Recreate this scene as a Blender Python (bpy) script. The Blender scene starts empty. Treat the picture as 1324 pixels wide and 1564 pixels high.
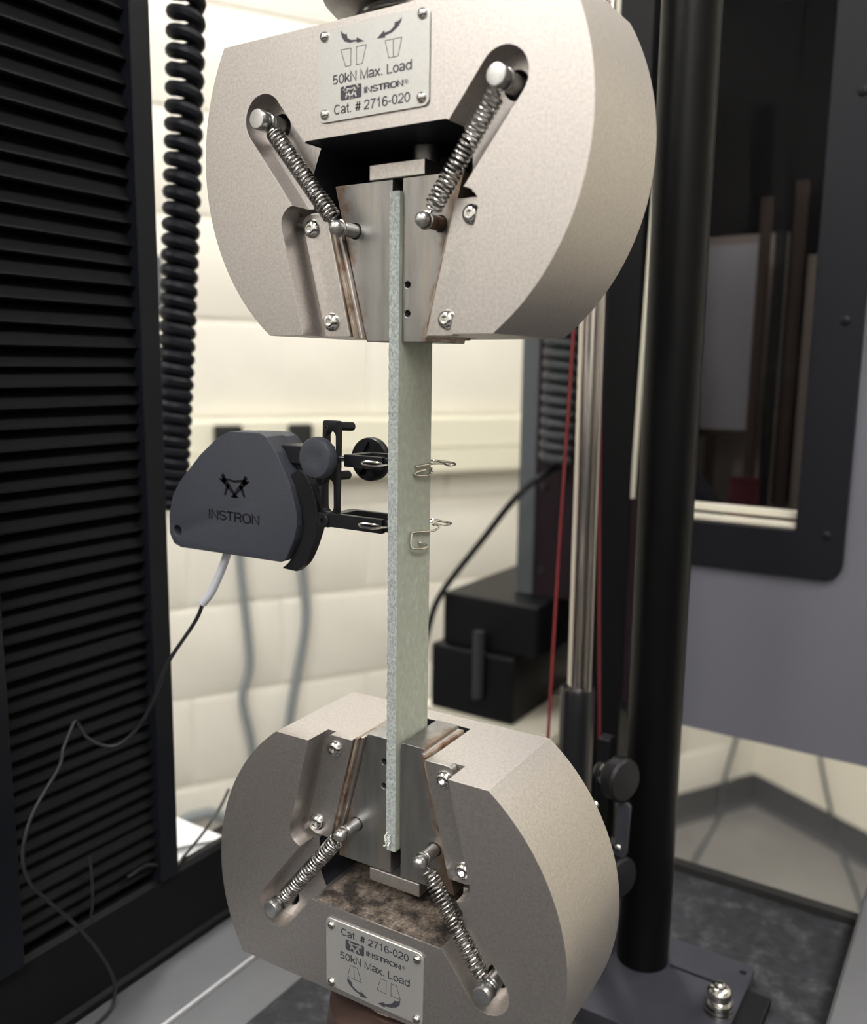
import bpy, bmesh, math, random
from mathutils import Vector, Matrix
random.seed(7)
PI = math.pi
S = 0.001                       # everything below is written in millimetres
scn = bpy.context.scene
COL = scn.collection

# ------------------------------------------------------------------ camera
cam_d = bpy.data.cameras.new('camera')
cam = bpy.data.objects.new('camera', cam_d); COL.objects.link(cam); scn.camera = cam
YAW, PITCH, ROLL = -0.5709018, -0.1602178, 0.0138606
fw = Vector((math.sin(YAW)*math.cos(PITCH), math.cos(YAW)*math.cos(PITCH), math.sin(PITCH)))
rt = Vector((math.cos(YAW), -math.sin(YAW), 0)); up = rt.cross(fw)
r2 = rt*math.cos(ROLL)+up*math.sin(ROLL); u2 = -rt*math.sin(ROLL)+up*math.cos(ROLL)
m3 = Matrix((r2, u2, -fw)).transposed()
cam.matrix_world = Matrix.Translation(Vector((208.169, -279.109, 73.252))*S) @ m3.to_4x4()
cam_d.sensor_fit = 'VERTICAL'; cam_d.sensor_height = 36.0; cam_d.sensor_width = 36.0*1324/1564
cam_d.lens = 1365.07/1564*36.0
cam_d.shift_y = 1.07/1564
cam_d.clip_start = 0.01; cam_d.clip_end = 50
cam_d.dof.use_dof = True; cam_d.dof.focus_distance = 0.375; cam_d.dof.aperture_fstop = 8.0

# ------------------------------------------------------------------ world, lamps, exposure
w = bpy.data.worlds.new('room_ambience'); scn.world = w; w.use_nodes = True
w.node_tree.nodes['Background'].inputs[0].default_value = (0.9, 0.93, 1.0, 1)
w.node_tree.nodes['Background'].inputs[1].default_value = 0.12
scn.view_settings.view_transform = 'Standard'; scn.view_settings.look = 'None'
scn.view_settings.gamma = 1.0; scn.view_settings.use_curve_mapping = False
scn.view_settings.exposure = 0.0
LAMP = 18.6                      # emission of the ceiling luminaires

# ------------------------------------------------------------------ materials
MATS = {}
def mat(name, col, rough=0.5, metal=0.0, noise=0.0, nscale=300.0, bump=0.0, bscale=900.0, col2=None, mix_scale=40.0,
        mix_lo=0.5, mix_hi=0.7, stretch=None, emit=0.0, trans=0.0, spec=0.5, coat=0.0, rvar=0.0, ior=1.45):
    m = bpy.data.materials.new(name); m.use_nodes = True; nt = m.node_tree; N = nt.nodes; L = nt.links
    b = N['Principled BSDF']
    b.inputs['Base Color'].default_value = (*col, 1); b.inputs['Roughness'].default_value = rough
    b.inputs['Metallic'].default_value = metal; b.inputs['Specular IOR Level'].default_value = spec
    b.inputs['IOR'].default_value = ior
    if trans: b.inputs['Transmission Weight'].default_value = trans
    if coat: b.inputs['Coat Weight'].default_value = coat
    if emit:
        b.inputs['Emission Color'].default_value = (*col, 1); b.inputs['Emission Strength'].default_value = emit
    tc = N.new('ShaderNodeTexCoord'); vec = tc.outputs['Object']
    if stretch:
        mp = N.new('ShaderNodeMapping'); mp.inputs['Scale'].default_value = stretch
        L.new(vec, mp.inputs[0]); vec = mp.outputs[0]
    src = None
    if col2:
        nz = N.new('ShaderNodeTexNoise'); nz.inputs['Scale'].default_value = mix_scale; nz.inputs['Detail'].default_value = 6
        nz.inputs['Roughness'].default_value = 0.65
        L.new(vec, nz.inputs['Vector'])
        mr = N.new('ShaderNodeMapRange'); mr.inputs[1].default_value = mix_lo; mr.inputs[2].default_value = mix_hi
        L.new(nz.outputs[0], mr.inputs[0])
        mx = N.new('ShaderNodeMix'); mx.data_type = 'RGBA'
        mx.inputs[6].default_value = (*col, 1); mx.inputs[7].default_value = (*col2, 1)
        L.new(mr.outputs[0], mx.inputs[0]); src = mx.outputs[2]
    if noise:
        nz = N.new('ShaderNodeTexNoise'); nz.inputs['Scale'].default_value = nscale; nz.inputs['Detail'].default_value = 4
        L.new(vec, nz.inputs['Vector'])
        mr = N.new('ShaderNodeMapRange'); mr.inputs[1].default_value = 0.25; mr.inputs[2].default_value = 0.75
        mr.inputs[3].default_value = 1-noise; mr.inputs[4].default_value = 1+noise
        L.new(nz.outputs[0], mr.inputs[0])
        vm = N.new('ShaderNodeVectorMath'); vm.operation = 'SCALE'
        if src: L.new(src, vm.inputs[0])
        else: vm.inputs[0].default_value = col
        L.new(mr.outputs[0], vm.inputs['Scale']); src = vm.outputs[0]
    if src: L.new(src, b.inputs['Base Color'])
    if rvar:
        nz = N.new('ShaderNodeTexNoise'); nz.inputs['Scale'].default_value = 60; nz.inputs['Detail'].default_value = 5
        L.new(vec, nz.inputs['Vector'])
        mr = N.new('ShaderNodeMapRange'); mr.inputs[1].default_value = 0.3; mr.inputs[2].default_value = 0.7
        mr.inputs[3].default_value = max(0, rough-rvar); mr.inputs[4].default_value = rough+rvar
        L.new(nz.outputs[0], mr.inputs[0]); L.new(mr.outputs[0], b.inputs['Roughness'])
    if bump:
        nz = N.new('ShaderNodeTexNoise'); nz.inputs['Scale'].default_value = bscale; nz.inputs['Detail'].default_value = 3
        L.new(vec, nz.inputs['Vector'])
        bp = N.new('ShaderNodeBump'); bp.inputs['Strength'].default_value = 1.0; bp.inputs['Distance'].default_value = bump
        L.new(nz.outputs[0], bp.inputs['Height']); L.new(bp.outputs[0], b.inputs['Normal'])
    MATS[name] = m
    return m
M_NICKEL = mat('satin_nickel', (0.49, 0.46, 0.44), 0.41, 0.97, noise=0.14, nscale=900, bump=0.00001, bscale=1500)
M_CAVSHADE = mat('cavity_shade', (0.022, 0.022, 0.028), 0.5, 0.3)  # shade of the unlit grip cavity, put into the colour
M_PLATE = mat('satin_steel_plate', (0.48, 0.455, 0.435), 0.38, 0.98, noise=0.14, nscale=900, bump=0.00002, bscale=1800)
M_JAW = mat('ground_steel', (0.275, 0.27, 0.262), 0.38, 0.98, noise=0.2, nscale=60, stretch=(4, 4, 0.6), bump=0.00001, bscale=1500,
            col2=(0.36, 0.31, 0.26), mix_scale=22, mix_lo=0.55, mix_hi=0.75)
M_RUST = mat('rust_stained_steel', (0.30, 0.25, 0.2), 0.5, 0.6, noise=0.2, nscale=400, col2=(0.13, 0.06, 0.03), mix_scale=120, mix_lo=0.45, mix_hi=0.62, bump=0.00005)
M_RUSTP = mat('rusty_pin', (0.22, 0.15, 0.11), 0.4, 0.7, noise=0.2, nscale=500, col2=(0.1, 0.05, 0.03), mix_scale=300)
M_CHROME = mat('polished_steel', (0.6, 0.59, 0.57), 0.16, 1.0)
M_PIN = mat('pin_steel', (0.5, 0.5, 0.5), 0.3, 0.95, noise=0.15, nscale=500, bump=0.00002)
M_SPRING = mat('spring_steel', (0.42, 0.41, 0.40), 0.24, 1.0)
M_DARK = mat('dark_socket', (0.02, 0.02, 0.02), 0.6, 0.3)
M_LABEL = mat('label_aluminium', (0.47, 0.465, 0.45), 0.40, 0.7, noise=0.04, nscale=900, stretch=(1, 1, 1), bump=0.00001)
M_INK = mat('label_ink', (0.035, 0.035, 0.045), 0.5)
M_POWDER = mat('rust_powder', (0.10, 0.07, 0.05), 0.9, 0.1, noise=0.4, nscale=600)
M_DRIFT = mat('fine_rust_dust', (0.20, 0.16, 0.13), 0.75, 0.35, noise=0.7, nscale=900, col2=(0.035, 0.028, 0.024), mix_scale=75, mix_lo=0.42, mix_hi=0.58, bump=0.0002, bscale=1500)
M_GFRP = mat('glass_fibre_laminate', (0.27, 0.285, 0.24), 0.55, 0.0, noise=0.12, nscale=420, bump=0.00004, bscale=1200,
             col2=(0.34, 0.375, 0.315), mix_scale=260, mix_lo=0.55, mix_hi=0.75, stretch=(1, 1.0, 0.7))
M_GFRPE = mat('sawn_laminate_edge', (0.27, 0.295, 0.285), 0.7, 0.0, noise=0.45, nscale=1500, bump=0.00012, bscale=1500, stretch=(1, 1, 0.6))
M_FIBRE = mat('loose_glass_fibre', (0.6, 0.62, 0.6), 0.6)
M_BLKPL = mat('black_textured_plastic', (0.034, 0.037, 0.047), 0.55, 0.0, spec=0.35, bump=0.00005, bscale=1500, noise=0.15, nscale=900)
M_BLKEMB = mat('pressed_lettering', (0.006, 0.006, 0.008), 0.7, spec=0.2)
M_BLKAL = mat('black_anodised', (0.009, 0.009, 0.011), 0.4, 0.1, spec=0.3)
M_CABLEG = mat('grey_sleeve', (0.42, 0.43, 0.48), 0.5)
M_CABLEB = mat('black_braided_cable', (0.014, 0.014, 0.016), 0.5, noise=0.5, nscale=900)
M_WIRE = mat('clip_wire', (0.62, 0.60, 0.56), 0.2, 1.0)
M_BELLOW = mat('black_bellows_fabric', (0.0028, 0.0028, 0.0036), 0.5, 0, noise=0.12, nscale=200, spec=0.14)
M_POST = mat('black_painted_metal', (0.006, 0.007, 0.010), 0.42, 0.0, spec=0.28)
M_RODM = mat('black_rod_finish', (0.0025, 0.0025, 0.003), 0.36, spec=0.16)
M_RAIL = mat('black_rail', (0.004, 0.004, 0.005), 0.5, spec=0.25)
M_ALU = mat('milled_aluminium', (0.12, 0.123, 0.13), 0.55, 0.3, noise=0.08, nscale=25, col2=(0.115, 0.12, 0.13), mix_scale=18, mix_lo=0.5, mix_hi=0.8)
M_HILITE = mat('bevel_highlight', (0.45, 0.45, 0.47), 0.5, 0.3)  # pale colour standing in for a bevel's highlight
M_MAT = mat('speckled_rubber', (0.013, 0.0135, 0.017), 0.7, 0, noise=0.6, nscale=160, bump=0.0006, bscale=140, col2=(0.05, 0.05, 0.056), mix_scale=60)
M_COIL = mat('black_coil_cable', (0.008, 0.009, 0.014), 0.5, spec=0.3)
M_COIL2 = mat('grey_coil_cable', (0.05, 0.055, 0.06), 0.5)
M_WALL = mat('cream_painted_block', (0.75, 0.72, 0.645), 0.6, 0, noise=0.04, nscale=6, bump=0.0012, bscale=45)
M_MORTAR = mat('cream_painted_mortar', (0.72, 0.69, 0.61), 0.7, 0, bump=0.001, bscale=80)
M_TRUNK = mat('cream_trunking', (0.74, 0.71, 0.58), 0.45, 0, noise=0.02, nscale=5)
M_FLOOR = mat('grey_vinyl_floor', (0.22, 0.212, 0.205), 0.45, 0, noise=0.12, nscale=5)
M_WHITE = mat('white_plastic', (0.85, 0.85, 0.87), 0.5)
M_SKIRT = mat('dark_grey_skirting', (0.085, 0.085, 0.088), 0.55)
M_FLOORD = mat('dark_grey_floor', (0.045, 0.045, 0.05), 0.5, 0, noise=0.1, nscale=3)
M_CEIL = mat('white_ceiling', (0.8, 0.8, 0.78), 0.8)
M_CREAMW = mat('cream_painted_wall', (0.78, 0.74, 0.62), 0.7)
M_DIMMER = mat('reflection_dimmer_black', (0.03, 0.03, 0.033), 0.6)  # for the unseen panels that darken reflections
M_OFFW = mat('painted_wall', (0.74, 0.72, 0.68), 0.8)
M_LAMP = mat('luminaire_diffuser', (1.0, 0.98, 0.95), 0.5, emit=LAMP)
M_LAMPF = mat('luminaire_frame', (0.7, 0.7, 0.7), 0.5)
M_DOOR = mat('lilac_grey_paint', (0.130, 0.130, 0.155), 0.38, 0, noise=0.05, nscale=8)
M_FRAME = mat('black_window_frame', (0.007, 0.0075, 0.011), 0.45, spec=0.25)
M_GLASS = mat('tinted_polycarbonate', (0.33, 0.32, 0.33), 0.02, 0, trans=1.0, ior=1.1)
M_STEELT = mat('stainless_tube', (0.62, 0.58, 0.55), 0.22, 1.0)
M_SLEEVE = mat('black_gloss_sleeve', (0.012, 0.012, 0.014), 0.25)
M_RED = mat('red_cord', (0.16, 0.015, 0.018), 0.6)
M_PLUM = mat('dark_plum_paint', (0.016, 0.008, 0.012), 0.45, spec=0.3)
M_GREYM = mat('slate_grey_edge', (0.085, 0.095, 0.105), 0.5)
M_CREAM = mat('cream_plastic', (0.7, 0.66, 0.55), 0.5)
M_BASEP = mat('dark_grey_plate', (0.040, 0.040, 0.050), 0.42, 0.25, noise=0.15, nscale=60)
M_BRONZE = mat('brown_oxide_steel', (0.11, 0.07, 0.06), 0.38, 0.8, noise=0.2, nscale=80)
M_BRASS = mat('brass', (0.5, 0.3, 0.1), 0.3, 0.9)
M_TAUPE = mat('taupe_laminate', (0.30, 0.26, 0.23), 0.6)
M_DKSH = mat('near_black_laminate', (0.01, 0.01, 0.011), 0.6, spec=0.1)
M_BOARD = mat('grey_board', (0.40, 0.40, 0.43), 0.6)
M_BRN = mat('dark_brown_shelf', (0.08, 0.06, 0.05), 0.6, spec=0.2)
M_CHAIR = mat('navy_chair_fabric', (0.015, 0.018, 0.03), 0.8)
M_MAROON = mat('maroon_box', (0.12, 0.02, 0.03), 0.6)
M_GREYC = mat('grey_cable', (0.22, 0.24, 0.25), 0.6)

def jaw_material(name, sgn, off):
    """ground steel with rust creeping in from the sliding edge; z' = off + sgn * z"""
    m = M_JAW.copy(); m.name = name; nt = m.node_tree; N = nt.nodes; L = nt.links; b = N['Principled BSDF']
    def math_(op, a, c=None, d=None):
        n = N.new('ShaderNodeMath'); n.operation = op
        for i, v in enumerate((a, c, d)):
            if v is None: continue
            if isinstance(v, (int, float)): n.inputs[i].default_value = v
            else: L.new(v, n.inputs[i])
        return n.outputs[0]
    tc = N.new('ShaderNodeTexCoord'); sp_ = N.new('ShaderNodeSeparateXYZ'); L.new(tc.outputs['Object'], sp_.inputs[0])
    zz = math_('MULTIPLY_ADD', sp_.outputs['Z'], 1000*sgn, off)
    edge = math_('MULTIPLY_ADD', zz, 0.26, -7.5)
    e = math_('SUBTRACT', math_('MULTIPLY', math_('ABSOLUTE', sp_.outputs['X']), 1000.0), edge)
    nz = N.new('ShaderNodeTexNoise'); nz.inputs['Scale'].default_value = 170; nz.inputs['Detail'].default_value = 8; L.new(tc.outputs['Object'], nz.inputs['Vector'])
    high = math_('MULTIPLY', math_('MAXIMUM', math_('SUBTRACT', zz, 112.0), 0.0), 0.17)
    k = math_('ADD', math_('ADD', e, high), math_('MULTIPLY_ADD', nz.outputs[0], 13.0, -6.5))
    mr = N.new('ShaderNodeMapRange'); mr.inputs[1].default_value = -2.2; mr.inputs[2].default_value = 1.2; mr.inputs[4].default_value = 0.85; L.new(k, mr.inputs[0])
    mx = N.new('ShaderNodeMix'); mx.data_type = 'RGBA'
    old = b.inputs['Base Color'].links[0].from_socket; L.new(old, mx.inputs[6])
    nz2 = N.new('ShaderNodeTexNoise'); nz2.inputs['Scale'].default_value = 600; L.new(tc.outputs['Object'], nz2.inputs['Vector'])
    m2 = N.new('ShaderNodeMix'); m2.data_type = 'RGBA'; m2.inputs[6].default_value = (0.07, 0.04, 0.025, 1); m2.inputs[7].default_value = (0.22, 0.14, 0.09, 1)
    L.new(nz2.outputs[0], m2.inputs[0]); L.new(m2.outputs[2], mx.inputs[7]); L.new(mr.outputs[0], mx.inputs[0]); L.new(mx.outputs[2], b.inputs['Base Color'])
    L.new(math_('MULTIPLY_ADD', mr.outputs[0], -0.5, 0.95), b.inputs['Metallic'])
    return m
M_JAW_UP = jaw_material('ground_steel_rusty_edge', 1, 86.0)
M_JAW_LO = jaw_material('ground_steel_rusty_edge', -1, 278.0)
# ------------------------------------------------------------------ object helpers
def tag(o, label=None, cat=None, group=None, kind=None):
    if label: o['label'] = label
    if cat: o['category'] = cat
    if group: o['group'] = group
    if kind: o['kind'] = kind
    return o
def thing(name, label, cat, base, group=None):
    o = bpy.data.objects.new(name, None); o.empty_display_size = 0.02
    COL.objects.link(o); o.location = Vector(base)*S
    return tag(o, label, cat, group)
def root_of(o):
    while o.parent: o = o.parent
    return o
def obj(name, bm, m, parent=None, T=None, smooth=35, bevel=0.0, seg=2, origin=None, label=None, kind=None, fixn=True):
    """link a bmesh written in world millimetres as one object (part of parent's thing)"""
    if T: 
        for v in bm.verts: v.co = T(v.co)
    if fixn: bmesh.ops.recalc_face_normals(bm, faces=bm.faces)
    if parent is not None: off = Vector(root_of(parent).location)
    else: off = Vector(origin)*S if origin else Vector((0, 0, 0))
    for v in bm.verts: v.co = v.co*S - off
    me = bpy.data.meshes.new(name); bm.to_mesh(me); bm.free()
    for x in (m if isinstance(m, (list, tuple)) else [m]): me.materials.append(x)
    o = bpy.data.objects.new(name, me); COL.objects.link(o)
    if parent is not None: o.parent = parent
    else: o.location = off
    if bevel: apply_bevel(o, bevel, seg)
    if smooth: shade(o.data, 18 if (bevel and smooth == 35) else smooth)
    return tag(o, label, kind=kind)
def shade(me, deg):
    me.polygons.foreach_set('use_smooth', [True]*len(me.polygons)); me.set_sharp_from_angle(angle=math.radians(deg)); me.update()
def bake(o):
    dg = bpy.context.evaluated_depsgraph_get(); dg.update()
    me = bpy.data.meshes.new_from_object(o.evaluated_get(dg), depsgraph=dg)
    me.name = o.name; old = o.data; o.modifiers.clear(); o.data = me; bpy.data.meshes.remove(old)
def apply_bevel(o, wd, seg):
    b = o.modifiers.new('b', 'BEVEL'); b.width = wd*S; b.segments = seg; b.limit_method = 'ANGLE'; b.angle_limit = math.radians(40)
    b.use_clamp_overlap = True
    bake(o)
def NB(): return bmesh.new()
def prism(bm, pts, y0, y1, mi=0):
    """polygon in (x,z) extruded along y"""
    a = [bm.verts.new((x, y0, z)) for x, z in pts]; b = [bm.verts.new((x, y1, z)) for x, z in pts]
    f = [bm.faces.new(a), bm.faces.new(b[::-1])]
    n = len(pts)
    for i in range(n): f.append(bm.faces.new((a[i], a[(i+1) % n], b[(i+1) % n], b[i])))
    for q in f: q.material_index = mi
    return bm
def prism_x(bm, pts, x0, x1):
    a = [bm.verts.new((x0, y, z)) for y, z in pts]; b = [bm.verts.new((x1, y, z)) for y, z in pts]
    bm.faces.new(a); bm.faces.new(b[::-1]); n = len(pts)
    for i in range(n): bm.faces.new((a[i], a[(i+1) % n], b[(i+1) % n], b[i]))
    return bm
def box(bm, x0, x1, y0, y1, z0, z1): return prism(bm, [(x0, z0), (x1, z0), (x1, z1), (x0, z1)], y0, y1)
def frame_from(d):
    d = d.normalized(); a = Vector((0, 0, 1)) if abs(d.z) < 0.9 else Vector((1, 0, 0))
    u = d.cross(a).normalized(); return u, d.cross(u).normalized()
def lathe(bm, c, axis, prof, n=24, inner=None):
    """prof: list of (radius, height along axis) from c; closed ends"""
    c = Vector(c); d = Vector(axis).normalized(); u, v = frame_from(d); rings = []
    for k, (r, h) in enumerate(prof):
        if r < 1e-6: rings.append([bm.verts.new(c+d*h)]); continue
        rings.append([bm.verts.new(c+d*h+(u*math.cos(2*PI*i/n)+v*math.sin(2*PI*i/n))*(r if not inner or k not in inner else r*math.cos(PI/6)/math.cos(((2*PI*i/n+PI/6) % (PI/3))-PI/6))) for i in range(n)])
    for a, b in zip(rings, rings[1:]):
        for i in range(n):
            j = (i+1) % n
            if len(a) == 1: bm.faces.new((a[0], b[j], b[i]))
            elif len(b) == 1: bm.faces.new((a[i], a[j], b[0]))
            else: bm.faces.new((a[i], a[j], b[j], b[i]))
    for rg, fl in ((rings[0], 1), (rings[-1], 0)):
        if len(rg) > 1: bm.faces.new(rg[::-1] if fl else rg)
    return bm
def cyl(bm, a, b, r, n=24):
    a = Vector(a); b = Vector(b); return lathe(bm, a, b-a, [(r, 0), (r, (b-a).length)], n)
def tube(bm, pts, r, n=8, closed=False):
    pts = [Vector(p) for p in pts]; N = len(pts); rr = r if callable(r) else (lambda t: r)
    t0 = (pts[1]-pts[0]).normalized(); u, v = frame_from(t0); rings = []; prev = t0
    for i, p in enumerate(pts):
        if closed: t = (pts[(i+1) % N]-pts[i-1]).normalized()
        else: t = (pts[min(i+1, N-1)]-pts[max(i-1, 0)]).normalized()
        ax = prev.cross(t)
        if ax.length > 1e-9:
            R = Matrix.Rotation(prev.angle(t), 3, ax.normalized()); u = R @ u
        u = (u-t*u.dot(t)).normalized(); v = t.cross(u); prev = t
        rad = rr(i/(N-1))
        rings.append([bm.verts.new(p+(u*math.cos(2*PI*k/n)+v*math.sin(2*PI*k/n))*rad) for k in range(n)])
    prs = list(zip(rings, rings[1:]))+([(rings[-1], rings[0])] if closed else [])
    for a, b in prs:
        for k in range(n): bm.faces.new((a[k], a[(k+1) % n], b[(k+1) % n], b[k]))
    if not closed: bm.faces.new(rings[0][::-1]); bm.faces.new(rings[-1])
    return bm
def spline(P, k=8):
    P = [Vector(p) for p in P]; Q = [2*P[0]-P[1]]+P+[2*P[-1]-P[-2]]; out = []
    for i in range(1, len(Q)-2):
        a, b, c, d = Q[i-1:i+3]
        for j in range(k):
            t = j/k
            out.append(0.5*((2*b)+(c-a)*t+(2*a-5*b+4*c-d)*t*t+(3*b-a-3*c+d)*t**3))
    out.append(P[-1]); return out
def rpoly(pts, rad, seg=6):
    """round the corners of a 2-D polygon; rad = one radius or one per point"""
    n = len(pts); out = []
    for i in range(n):
        r = rad[i] if isinstance(rad, (list, tuple)) else rad
        p = Vector(pts[i]); a = Vector(pts[i-1])-p; b = Vector(pts[(i+1) % n])-p
        if r <= 0: out.append(tuple(p)); continue
        la, lb = a.length, b.length; a.normalize(); b.normalize()
        ang = math.acos(max(-1, min(1, a.dot(b)))); t = min(r/math.tan(ang/2), la*0.49, lb*0.49)
        r = t*math.tan(ang/2); bis = (a+b).normalized(); c = p+bis*(r/math.sin(ang/2))
        s = p+a*t-c; e = p+b*t-c; tot = s.angle(e); sg = 1 if (s.x*e.y-s.y*e.x) > 0 else -1
        for k in range(seg+1):
            th = sg*tot*k/seg
            out.append((c.x+s.x*math.cos(th)-s.y*math.sin(th), c.y+s.x*math.sin(th)+s.y*math.cos(th)))
    return out
def boolean(o, cutters):
    tmp = []
    for bm in cutters:
        bmesh.ops.recalc_face_normals(bm, faces=bm.faces)
        off = Vector(root_of(o).location)
        for v in bm.verts: v.co = v.co*S-off
        me = bpy.data.meshes.new('cut'); bm.to_mesh(me); bm.free()
        c = bpy.data.objects.new('cut', me); COL.objects.link(c); c.matrix_world = Matrix.Translation(off); tmp.append(c)
        md = o.modifiers.new('x', 'BOOLEAN'); md.operation = 'DIFFERENCE'; md.solver = 'EXACT'; md.object = c
    bpy.context.view_layer.update(); bake(o)
    for c in tmp: me = c.data; bpy.data.objects.remove(c); bpy.data.meshes.remove(me)
def arc(cx, cz, rx, rz, a0, a1, n=12):
    return [(cx+rx*math.cos(math.radians(a0+(a1-a0)*i/n)), cz+rz*math.sin(math.radians(a0+(a1-a0)*i/n))) for i in range(n+1)]
def rrect(x0, z0, x1, z1, r):
    q = rpoly([(x0, z0), (x1, z0), (x1, z1), (x0, z1)], r, 5); return q+[q[0]]
GLY = {   # stroke letters: advance width, polylines in units of the capital height
 'I': (.30, [[(.15, .0), (.15, 1)]]),
 'N': (.86, [[(.10, 0), (.10, 1), (.72, 0.0), (.72, 1)]]),
 'M': (1.02, [[(.10, 0), (.10, 1), (.50, .05), (.90, 1), (.90, 0)]]),
 'L': (.72, [[(.10, 1), (.10, .055), (.66, .055)]]),
 'T': (.78, [[(.02, .945), (.74, .945)], [(.38, .945), (.38, 0)]]),
 'S': (.80, [arc(.39, .73, .30, .225, 20, 245, 10)+arc(.39, .27, .32, .225, 65, -160, 10)]),
 'R': (.84, [[(.10, 0), (.10, .945), (.46, .945)]+arc(.46, .71, .24, .235, 90, -90, 8)+[(.10, .475)], [(.46, .475), (.62, .38), (.68, 0)]]),
 'O': (.94, [rrect(.09, .05, .83, .95, .30)]),
 'C': (.94, [arc(.47, .5, .38, .46, 42, 318, 18)]),
 'a': (.74, [arc(.33, .54, .26, .18, 165, 0, 8)+[(.59, .10), (.66, .03)], [(.59, .42), (.36, .36)]+arc(.28, .20, .20, .15, 110, 290, 8)+[(.48, .10), (.59, .24)]]),
 't': (.39, [[(.19, .95), (.19, .14), (.25, .05), (.36, .05)], [(.02, .69), (.36, .69)]]),
 'x': (.66, [[(.03, 0), (.61, .73)], [(.61, 0), (.03, .73)]]),
 'k': (.68, [[(.09, 0), (.09, 1)], [(.09, .26), (.58, .73)], [(.26, .42), (.64, 0)]]),
 'o': (.74, [arc(.36, .365, .28, .33, 0, 360, 18)]),
 'd': (.76, [arc(.35, .365, .27, .33, 0, 360, 18), [(.63, 0), (.63, 1)]]),
 '.': (.38, [[(.18, 0), (.18, .14)]]),
 '-': (.46, [[(.06, .37), (.40, .37)]]),
 '#': (.78, [[(.20, 0), (.33, .96)], [(.48, 0), (.61, .96)], [(.04, .64), (.74, .64)], [(.02, .32), (.72, .32)]]),
 ' ': (.38, []),
 '0': (.77, [arc(.38, .48, .28, .44, 0, 360, 20)]),
 '1': (.77, [[(.14, .72), (.34, .80), (.44, .96), (.44, 0)]]),
 '2': (.77, [arc(.38, .67, .28, .26, 170, -25, 10)+[(.44, .36), (.12, .14), (.08, .055), (.67, .055)]]),
 '5': (.77, [[(.62, .90), (.20, .90), (.13, .46)]+arc(.35, .31, .29, .26, 118, -140, 12)]),
 '6': (.77, [arc(.40, .60, .27, .33, 35, 90, 4)+arc(.40, .45, .30, .48, 95, 180, 8)+[(.10, .34)], arc(.39, .30, .28, .26, 0, 360, 16)]),
 '7': (.77, [[(.07, .90), (.69, .90), (.42, .50), (.28, 0)]]),
}
def text_bm(txt, x0, x1, zb, cap, y, th=0.05, bold=0.0, T=None):
    """stroke lettering in the xz plane facing -y: from x0 to x1, baseline zb, capital height cap"""
    bm = bmesh.new(); hw = 0.055+bold; pen = 0; segs = []
    for ch in txt:
        adv, lines = GLY[ch]
        for ln in lines: segs.append([(pen+a, b) for a, b in ln])
        pen += adv
    lo = min(a for l in segs for a, b in l)-hw; hi = max(a for l in segs for a, b in l)+hw
    sx = (x1-x0)/(hi-lo)
    for ln in segs:
        closed = len(ln) > 4 and (Vector(ln[0])-Vector(ln[-1])).length < 1e-4
        P = [Vector(p) for p in (ln[:-1] if closed else ln)]; n = len(P); Lf = []; Rt = []
        for i in range(n):
            a = P[i-1] if (i > 0 or closed) else None; b = P[(i+1) % n] if (i < n-1 or closed) else None
            d1 = (P[i]-a).normalized() if a is not None else (b-P[i]).normalized()
            d2 = (b-P[i]).normalized() if b is not None else d1
            m = Vector((-(d1.y+d2.y), d1.x+d2.x)); m = m.normalized() if m.length > 1e-6 else Vector((-d1.y, d1.x))
            k = min(1.9, 1/max(0.3, m.dot(Vector((-d1.y, d1.x))))); Lf.append(P[i]+m*hw*k); Rt.append(P[i]-m*hw*k)
        def V(p, yy): return bm.verts.new((x0+(p.x-lo)*sx, yy, zb+p.y*cap))
        rows = [(V(l, y), V(r_, y), V(r_, y+th), V(l, y+th)) for l, r_ in zip(Lf, Rt)]
        prs = list(zip(rows, rows[1:]))+([(rows[-1], rows[0])] if closed else [])
        for A, B in prs:
            for k in range(4): bm.faces.new((A[k], A[(k+1) % 4], B[(k+1) % 4], B[k]))
        if not closed: bm.faces.new(rows[0][::-1]); bm.faces.new(rows[-1])
    return bm
def registered(cx, cz, r, y, th):
    bm = bmesh.new()
    n = 20; rows = []
    for i in range(n):
        c, s_ = math.cos(2*PI*i/n), math.sin(2*PI*i/n)
        rows.append([bm.verts.new((cx+c*q, yy, cz+s_*q)) for q, yy in ((r, y), (r-0.14, y), (r-0.14, y+th), (r, y+th))])
    for i in range(n):
        A, B = rows[i], rows[(i+1) % n]
        for k in range(4): bm.faces.new((A[k], A[(k+1) % 4], B[(k+1) % 4], B[k]))
    t = text_bm('R', cx-r*0.42, cx+r*0.42, cz-r*0.5, r, y, th, 0.03)
    me = bpy.data.meshes.new('q'); t.to_mesh(me); t.free(); bm.from_mesh(me); bpy.data.meshes.remove(me)
    return bm
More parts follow.
